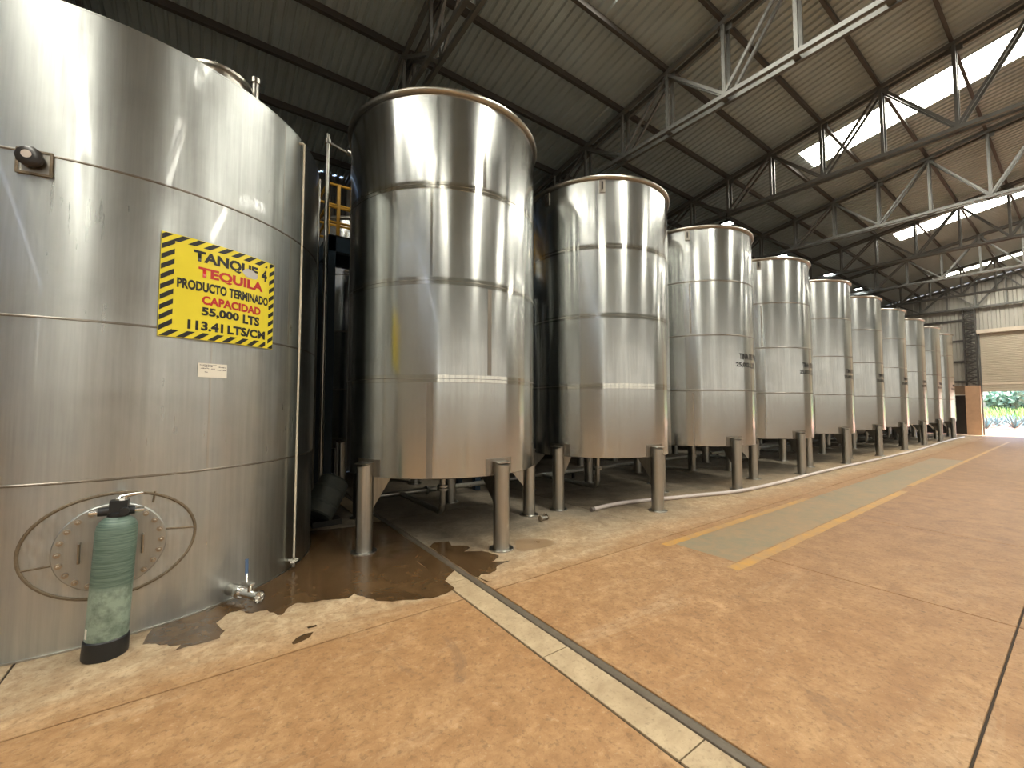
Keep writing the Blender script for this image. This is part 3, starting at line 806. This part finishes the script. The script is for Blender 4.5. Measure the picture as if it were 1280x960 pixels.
# ------------------------------------------------------------------ green filter vessel in front of the manway
fv = empty('filter_vessel', (-.55, 4.165, 0)); fv.rotation_euler = (R_(-1.2), R_(2.0), 0)
tag(fv, 'green fibreglass filter vessel on a black boot leaning before the storage tank manway', 'vessel')
VR = .116
MB().lathe([(.02, .0), (VR + .006, .0), (VR + .010, .01), (VR + .008, .12), (VR + .002, .128)], 48).build('base_boot', 'black_plastic', fv)
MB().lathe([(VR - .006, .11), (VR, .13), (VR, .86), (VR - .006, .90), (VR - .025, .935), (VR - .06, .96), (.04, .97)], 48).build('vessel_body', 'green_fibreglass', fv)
hd_ = MB().lathe([(.05, .955), (.062, .96), (.062, .985), (.05, .99)], 24)
hd_.box((0, 0, 1.03), (.10, .085, .085)); hd_.tube([(-.11, 0, .995), (.09, 0, .995)], .03, 14)
hd_ = hd_.build('control_head', 'black_plastic', fv)
MB().tube([(.04, -.05, 1.0), (.04, -.09, 1.0)], .026, 14).build('port', 'black_plastic', hd_)
MB().tube([(-.10, 0, .995), (-.155, 0, .995)], .02, 12).build('inlet_fitting', 'chrome', fv)
MB().tube([(.085, 0, .995), (.14, 0, .995)], .02, 12).build('outlet_fitting', 'chrome', fv)
MB().lathe([(.038, 1.07), (.036, 1.085), (.015, 1.10)], 20, (.01, 0, 0)).build('lever_hub', 'chrome', fv)
MB().tube([(.0, 0, 1.088), (.06, -.01, 1.105), (.13, -.02, 1.118)], [.016, .012, .008], 10).build('lever', 'chrome', fv)
curved_plate(VR, .002, R_(-158), R_(-146), .15, .215, 3).build('sticker', 'paper', fv)

# ------------------------------------------------------------------ floor markings, puddles, hose, small things
def pix(px, py, z=0.0):
    """floor point under a photograph pixel (1280 x 960)"""
    yw, pt = R_(CAM_YAW), R_(CAM_PITCH)
    Fw = Vector((cos(pt) * cos(yw), cos(pt) * sin(yw), sin(pt))); Rt = Vector((sin(yw), -cos(yw), 0)); Up = Rt.cross(Fw)
    d = Fw + Rt * ((px - 640) / CAM_F) - Up * ((py - 480) / CAM_F)
    t = (z - CAM_H) / d.z
    return (d.x * t, d.y * t)
def jag(P, amp, seed, sub=4):
    rnd = random.Random(seed); out = []
    for i in range(len(P)):
        a, b = P[i], P[(i + 1) % len(P)]
        for k in range(sub):
            f = k / sub; j = 0 if k == 0 else amp
            out.append((a[0] + (b[0] - a[0]) * f + rnd.uniform(-j, j), a[1] + (b[1] - a[1]) * f + rnd.uniform(-j, j)))
    return out
def floor_patch(name, P, mat, z0, z1, label, cat, group=None, amp=.02, seed=1, sub=4):
    P = jag(P, amp, seed, sub) if amp else P
    bm = bmesh.new(); vs_ = [bm.verts.new((x, y_, z1)) for x, y_ in P]
    f = bm.faces.new(vs_); bmesh.ops.triangulate(bm, faces=[f])
    bmesh.ops.recalc_face_normals(bm, faces=bm.faces)
    if bm.faces and sum(ff.normal.z for ff in bm.faces) < 0: bmesh.ops.reverse_faces(bm, faces=bm.faces)
    me = bpy.data.meshes.new(name); bm.to_mesh(me); bm.free()
    o = link(name, me, mat); tag(o, label, cat, group); return o
arc = [(C1[0] + 1.912 * cos(R_(a_)), C1[1] + 1.912 * sin(R_(a_))) for a_ in (-76, -70, -64, -58, -50, -42, -34, -24, -14, -6)]
P1 = arc + [(1.15, 6.5), (1.95, 6.3), (1.95, 5.0), (1.95, 4.2)] + [pix(*q) for q in ((568, 735), (558, 742), (540, 748), (512, 750), (490, 752), (470, 751), (455, 746),
    (443, 742), (435, 748), (420, 749), (404, 750), (390, 753), (371, 754), (360, 760), (352, 769), (342, 766), (334, 763), (322, 765), (312, 767), (300, 763), (287, 766), (270, 779), (281, 789),
    (275, 798), (250, 805), (218, 814), (226, 806), (212, 808), (195, 805), (178, 806))]
floor_patch('puddle', P1, 'wet_concrete', 0, .0022, 'dark wet puddle spreading from the storage tank to the floor drain', 'puddle', None, .012, 2, 3)
P2 = [pix(460 + a_ / 5.333, 640 + b_ / 5.333) for a_, b_ in ((395, 235), (440, 205), (540, 195), (555, 225), (660, 225), (680, 240), (640, 265), (760, 260), (800, 268), (872, 290), (868, 305), (820, 335),
    (950, 325), (862, 360), (850, 395), (800, 415), (755, 415), (735, 435), (828, 470), (790, 468), (700, 440), (620, 385), (500, 300))]
P2 = [(max(x, 2.268), y_) for x, y_ in P2]
floor_patch('puddle', P2, 'wet_concrete', 0, .0022, 'small ragged puddle on the far side of the floor drain beside a tank leg', 'puddle', None, .008, 4, 3)
P3 = [pix(460 + a_ / 5.333, 640 + b_ / 5.333) for a_, b_ in ((985, 190), (1060, 178), (1180, 180), (1255, 205), (1200, 230), (1100, 250), (1010, 262), (985, 240))]
floor_patch('damp_patch', P3, 'damp_concrete', 0, .0018, 'pale damp patch drying on the concrete beside a tank leg', 'stain', None, .012, 5, 3)
floor_patch('damp_patch', [(1.945, 3.86), (2.165, 4.05), (2.168, 6.4), (1.945, 6.4)], 'wet_concrete', 0, .0026, 'wet stretch of drain cover between the two puddles', 'stain', None, .008, 6, 5)
for q, sd_ in (([(365, 803), (370, 798), (380, 793), (392, 790), (388, 796), (375, 803), (367, 806)], 1), ([(383, 784), (395, 781), (397, 783), (385, 786)], 2), ([(337, 757), (350, 757), (354, 767), (346, 769)], 3)):
    floor_patch('water_splash', [pix(*k) for k in q], 'wet_concrete', 0, .002, 'small dark water splash on the dusty concrete', 'stain', 'water splashes', .004, sd_, 2)
# walkway paint
def long_patch(name, x0, x1, y0, y1, mat, z, label, cat, group=None, seed=1, amp=.02):
    rnd = random.Random(seed); n = 60; P = []
    P = [(x0 + (x1 - x0) * i / n, y0 + rnd.uniform(-amp, amp) * .3) for i in range(n + 1)] + [(x1 - (x1 - x0) * i / n, y1 + rnd.uniform(-amp, amp) * .3) for i in range(n + 1)]
    return floor_patch(name, P, mat, 0, z, label, cat, group, 0)
long_patch('walkway', 4.85, 19.5, 2.42, 3.20, 'walkway_paint', .0012, 'faded grey-green painted walkway between two yellow lines', 'floor marking')
long_patch('yellow_line', 4.62, 11.6, 2.27, 2.40, 'yellow_paint', .0022, 'worn yellow line on the aisle side of the walkway', 'floor marking', None, 2)
long_patch('yellow_line', 4.70, 9.2, 3.17, 3.28, 'yellow_paint', .0022, 'worn yellow line on the tank side of the walkway', 'floor marking', None, 3)
long_patch('yellow_line', 12.4, 31.0, 2.36, 2.46, 'yellow_paint', .0022, 'faint far stretch of yellow line leading towards the roller door', 'floor marking', None, 4)
# hose
HP = [(5.21, 4.93), (5.6, 4.95), (6.0, 4.93), (6.6, 4.79), (7.1, 4.64), (7.6, 4.52), (8.3, 4.32), (9.0, 4.21), (10.5, 4.17), (12.2, 4.19), (14.5, 4.17), (17.7, 4.08), (20, 4.05), (22.5, 4.03), (25.5, 4.12), (28.3, 4.2), (31, 4.2), (33.5, 4.18)]
def spline(P, k=8):
    out = []
    for i in range(len(P) - 1):
        p0, p1, p2, p3 = (Vector(P[max(0, min(len(P) - 1, j))]) for j in (i - 1, i, i + 1, i + 2))
        for s_ in range(k):
            t = s_ / k
            out.append(.5 * ((2 * p1) + (p2 - p0) * t + (2 * p0 - 5 * p1 + 4 * p2 - p3) * t * t + (3 * p1 - p0 - 3 * p2 + p3) * t ** 3))
    out.append(Vector(P[-1])); return out
hs = empty('hose', (5.21, 4.93, 0)); tag(hs, 'long white hose lying on the floor along the front of the tank legs', 'hose')
hpts = [(p.x - 5.21, p.y - 4.93, .036) for p in spline(HP)]
MB().tube(hpts, .034, 14).build('hose_tube', 'pvc_hose', hs)
MB().tube([(-.04, -.002, .036), (.03, .001, .036)], .037, 14).build('hose_coupling', 'hose_end', hs)
# pipe fitting lying by the tank leg
ft = empty('pipe_fitting', (4.20, 4.97, 0)); tag(ft, 'small metal clamp fitting lying on the floor beside a tank leg', 'fitting')
MB().tube([(-.08, 0, .04), (.06, .02, .04)], .03, 14).build('body', 'steel_leg', ft)
MB().tube([(-.09, 0, .045), (-.07, 0, .045)], .045, 16).build('ring', 'bolt_steel', ft)
MB().tube([(.05, .02, .045), (.07, .025, .045)], .045, 16).build('ring', 'bolt_steel', ft)
MB().tube([(0, .01, .06), (0, .01, .10), (.06, .03, .11)], .01, 8).build('wing_screw', 'bolt_steel', ft)

# ------------------------------------------------------------------ platform, pipes and drum between the tanks
pf = empty('access_platform', (1.57, 7.55, 0)); tag(pf, 'dark blue steel access platform with yellow guard rail behind the first legged tank', 'platform')
for x in (.06, 3.0):
    for y_ in (.06, .84): MB().box((x, y_, 2.3), (.12, .12, 4.6)).build('post', 'blue_paint', pf, False)
for y_ in (.06, .84): MB().box((1.53, y_, 4.55), (3.1, .12, .26)).build('beam', 'blue_paint', pf, False)
for x in (.06, 3.0): MB().box((x, .45, 4.55), (.12, .9, .26)).build('beam', 'blue_paint', pf, False)
MB().box((1.53, .45, 4.69), (3.06, .9, .03)).build('deck', 'dark_steel', pf, False)
def rail(y_, ends):
    for x in ends: MB().bar((x, y_, 4.70), (x, y_, 5.62), .05, .05).build('rail_post', 'yellow_rail', pf, False)
    for z in (4.95, 5.22, 5.62): MB().tube([(-.02, y_, z), (3.0, y_, z)], .024, 8).build('rail_bar', 'yellow_rail', pf)
rail(.06, (.16, 1.5, 2.9)); rail(.84, (.16, 1.5, 2.9))
for z in (4.95, 5.22, 5.62): MB().tube([(-.02, .06, z), (-.02, .84, z)], .024, 8).build('rail_bar', 'yellow_rail', pf)
sp = empty('standpipe', (1.455, 7.2, 0)); tag(sp, 'tall silver standpipe rising between the storage tank and the blue platform', 'pipe')
MB().tube([(0, 0, .02), (0, 0, 6.22)], .035, 14).build('pipe', 'steel_leg', sp)
MB().tube([(0, 0, 6.10), (.42, .05, 6.03), (.95, .1, 5.95)], .022, 10).build('branch_pipe', 'steel_leg', sp)
MB().tube([(.30, .03, 6.06), (.36, .04, 6.05)], .045, 12).build('branch_clamp', 'steel_rim', sp)
MB().lathe([(.055, 6.06), (.055, 6.13)], 16).build('collar', 'steel_rim', sp)
MB().lathe([(.09, 0), (.09, .02)], 20).build('base_plate', 'steel_leg', sp)
rp = empty('thin_riser', (1.37, 7.34, 0)); tag(rp, 'thin steel riser pipe close beside the tall standpipe', 'pipe')
MB().tube([(0, 0, .02), (0, 0, 5.5)], .016, 10).build('pipe', 'steel_leg', rp)
MB().lathe([(.05, 0), (.05, .015)], 16).build('base_plate', 'steel_leg', rp)
dr_ = empty('plastic_drum', (1.46, 6.72, .0)); tag(dr_, 'dark grey plastic drum tipped over on the wet floor behind the storage tank', 'drum')
DM = Matrix.Rotation(R_(38), 3, Vector((-.55, .84, 0)))
dl = MB().lathe([(.02, 0), (.20, 0), (.22, .02), (.225, .15), (.235, .16), (.235, .18), (.225, .19), (.225, .38), (.235, .39), (.235, .41), (.225, .42), (.215, .55), (.18, .59), (.02, .60)], 36, (-.16, -.06, .16), DM)
dl.build('drum_body', 'dark_drum', dr_)
MB().box((-.02, 0, .04), (.4, .26, .08)).build('block', 'dark_steel', dr_, False)

# ------------------------------------------------------------------ outdoors beyond the door
gnd = MB().box((92, 3, -.16), (109.6, 130, .12)).build('ground', 'red_soil', None, False)
tag(gnd, 'sunlit red soil outside the open roller door', 'ground', kind='structure')
am = MB(); rnd = random.Random(5)
for i in range(26):
    a = i * 2.399; el = R_(18 + 60 * (i / 26)); L = rnd.uniform(.75, 1.0)
    d = Vector((cos(a) * cos(el), sin(a) * cos(el), sin(el))); s_ = Vector((-sin(a), cos(a), 0)); u = s_.cross(d) * -1
    b0 = Vector((0, 0, .08)); mid = b0 + d * L * .45; tip = b0 + d * L + Vector((0, 0, .05))
    am.add([b0 - s_ * .03, b0 + s_ * .03, mid + s_ * .055, mid - s_ * .055, tip, mid - u * .025 * -1], [(0, 1, 5), (1, 2, 5), (0, 5, 3), (5, 2, 4), (3, 5, 4)])
ame = am.mesh('agave', False)
for r in range(7):
    for c in range(6):
        o = link('agave_plant', ame, 'agave_leaf'); s_ = rnd.uniform(.9, 1.2)
        o.location = (47.5 + r * 2.6 + rnd.uniform(-.2, .2), -2.2 + c * 2.3 + (r % 2) * 1.1 + rnd.uniform(-.1, .1), -.11); o.scale = (s_,) * 3; o.rotation_euler = (0, 0, rnd.uniform(0, 6))
        tag(o, 'blue-green agave plant growing in the field outside the roller door', 'plant', 'agave plants outside')
cr = MB()
for i in range(2600):
    x, y_ = rnd.uniform(67, 74), rnd.uniform(-12, 22); h_ = rnd.uniform(1.0, 1.7); a = rnd.uniform(0, 6.3); lx, ly = cos(a) * rnd.uniform(.2, .5), sin(a) * rnd.uniform(.2, .5)
    cr.add([(x - .04, y_, -.1), (x + .04, y_ + .05, -.1), (x + lx * .5 + .07, y_ + ly * .5, h_ * .7), (x + lx, y_ + ly, h_)], [(0, 1, 2), (0, 2, 3)])
o = cr.build('crop', 'crop_green', None, False); tag(o, 'band of light green crop beyond the agave field', 'crop', kind='stuff')
def tree(x, y_, h_, rw, seed):
    t = empty('tree', (x, y_, -.1)); rnd = random.Random(seed)
    MB().tube([(0, 0, 0), (.1, 0, h_ * .4), (0, .1, h_ * .75)], [.22, .16, .06], 10).build('trunk', 'bark', t)
    m = MB()
    for i in range(900):
        a, b_ = rnd.uniform(0, 2 * pi), math.acos(rnd.uniform(-1, 1)); rr = rnd.uniform(.55, 1) ** .5
        c = Vector((rw * rr * sin(b_) * cos(a), rw * rr * sin(b_) * sin(a), h_ * .6 + h_ * .42 * rr * cos(b_)))
        q_ = Vector((rnd.uniform(-1, 1), rnd.uniform(-1, 1), rnd.uniform(-1, 1))).normalized(); p_ = q_.orthogonal().normalized(); s_ = rnd.uniform(.25, .5)
        m.add([c - p_ * s_, c + q_ * s_ * .6, c + p_ * s_, c - q_ * s_ * .6], [(0, 1, 2, 3)])
    m.build('crown', 'tree_green', t, False); return t
for i, (x, y_, h_, rw) in enumerate(((92, 12.5, 5.2, 3.2), (95, 7.0, 4.2, 2.6), (90, 3.0, 5.8, 3.0), (96, -3, 5.0, 3.4), (94, -12, 6, 3.4), (97, 18, 6, 3.6))):
    tag(tree(x, y_, h_, rw, i + 20), 'leafy green tree beyond the crop outside the roller door', 'tree', 'trees outside')
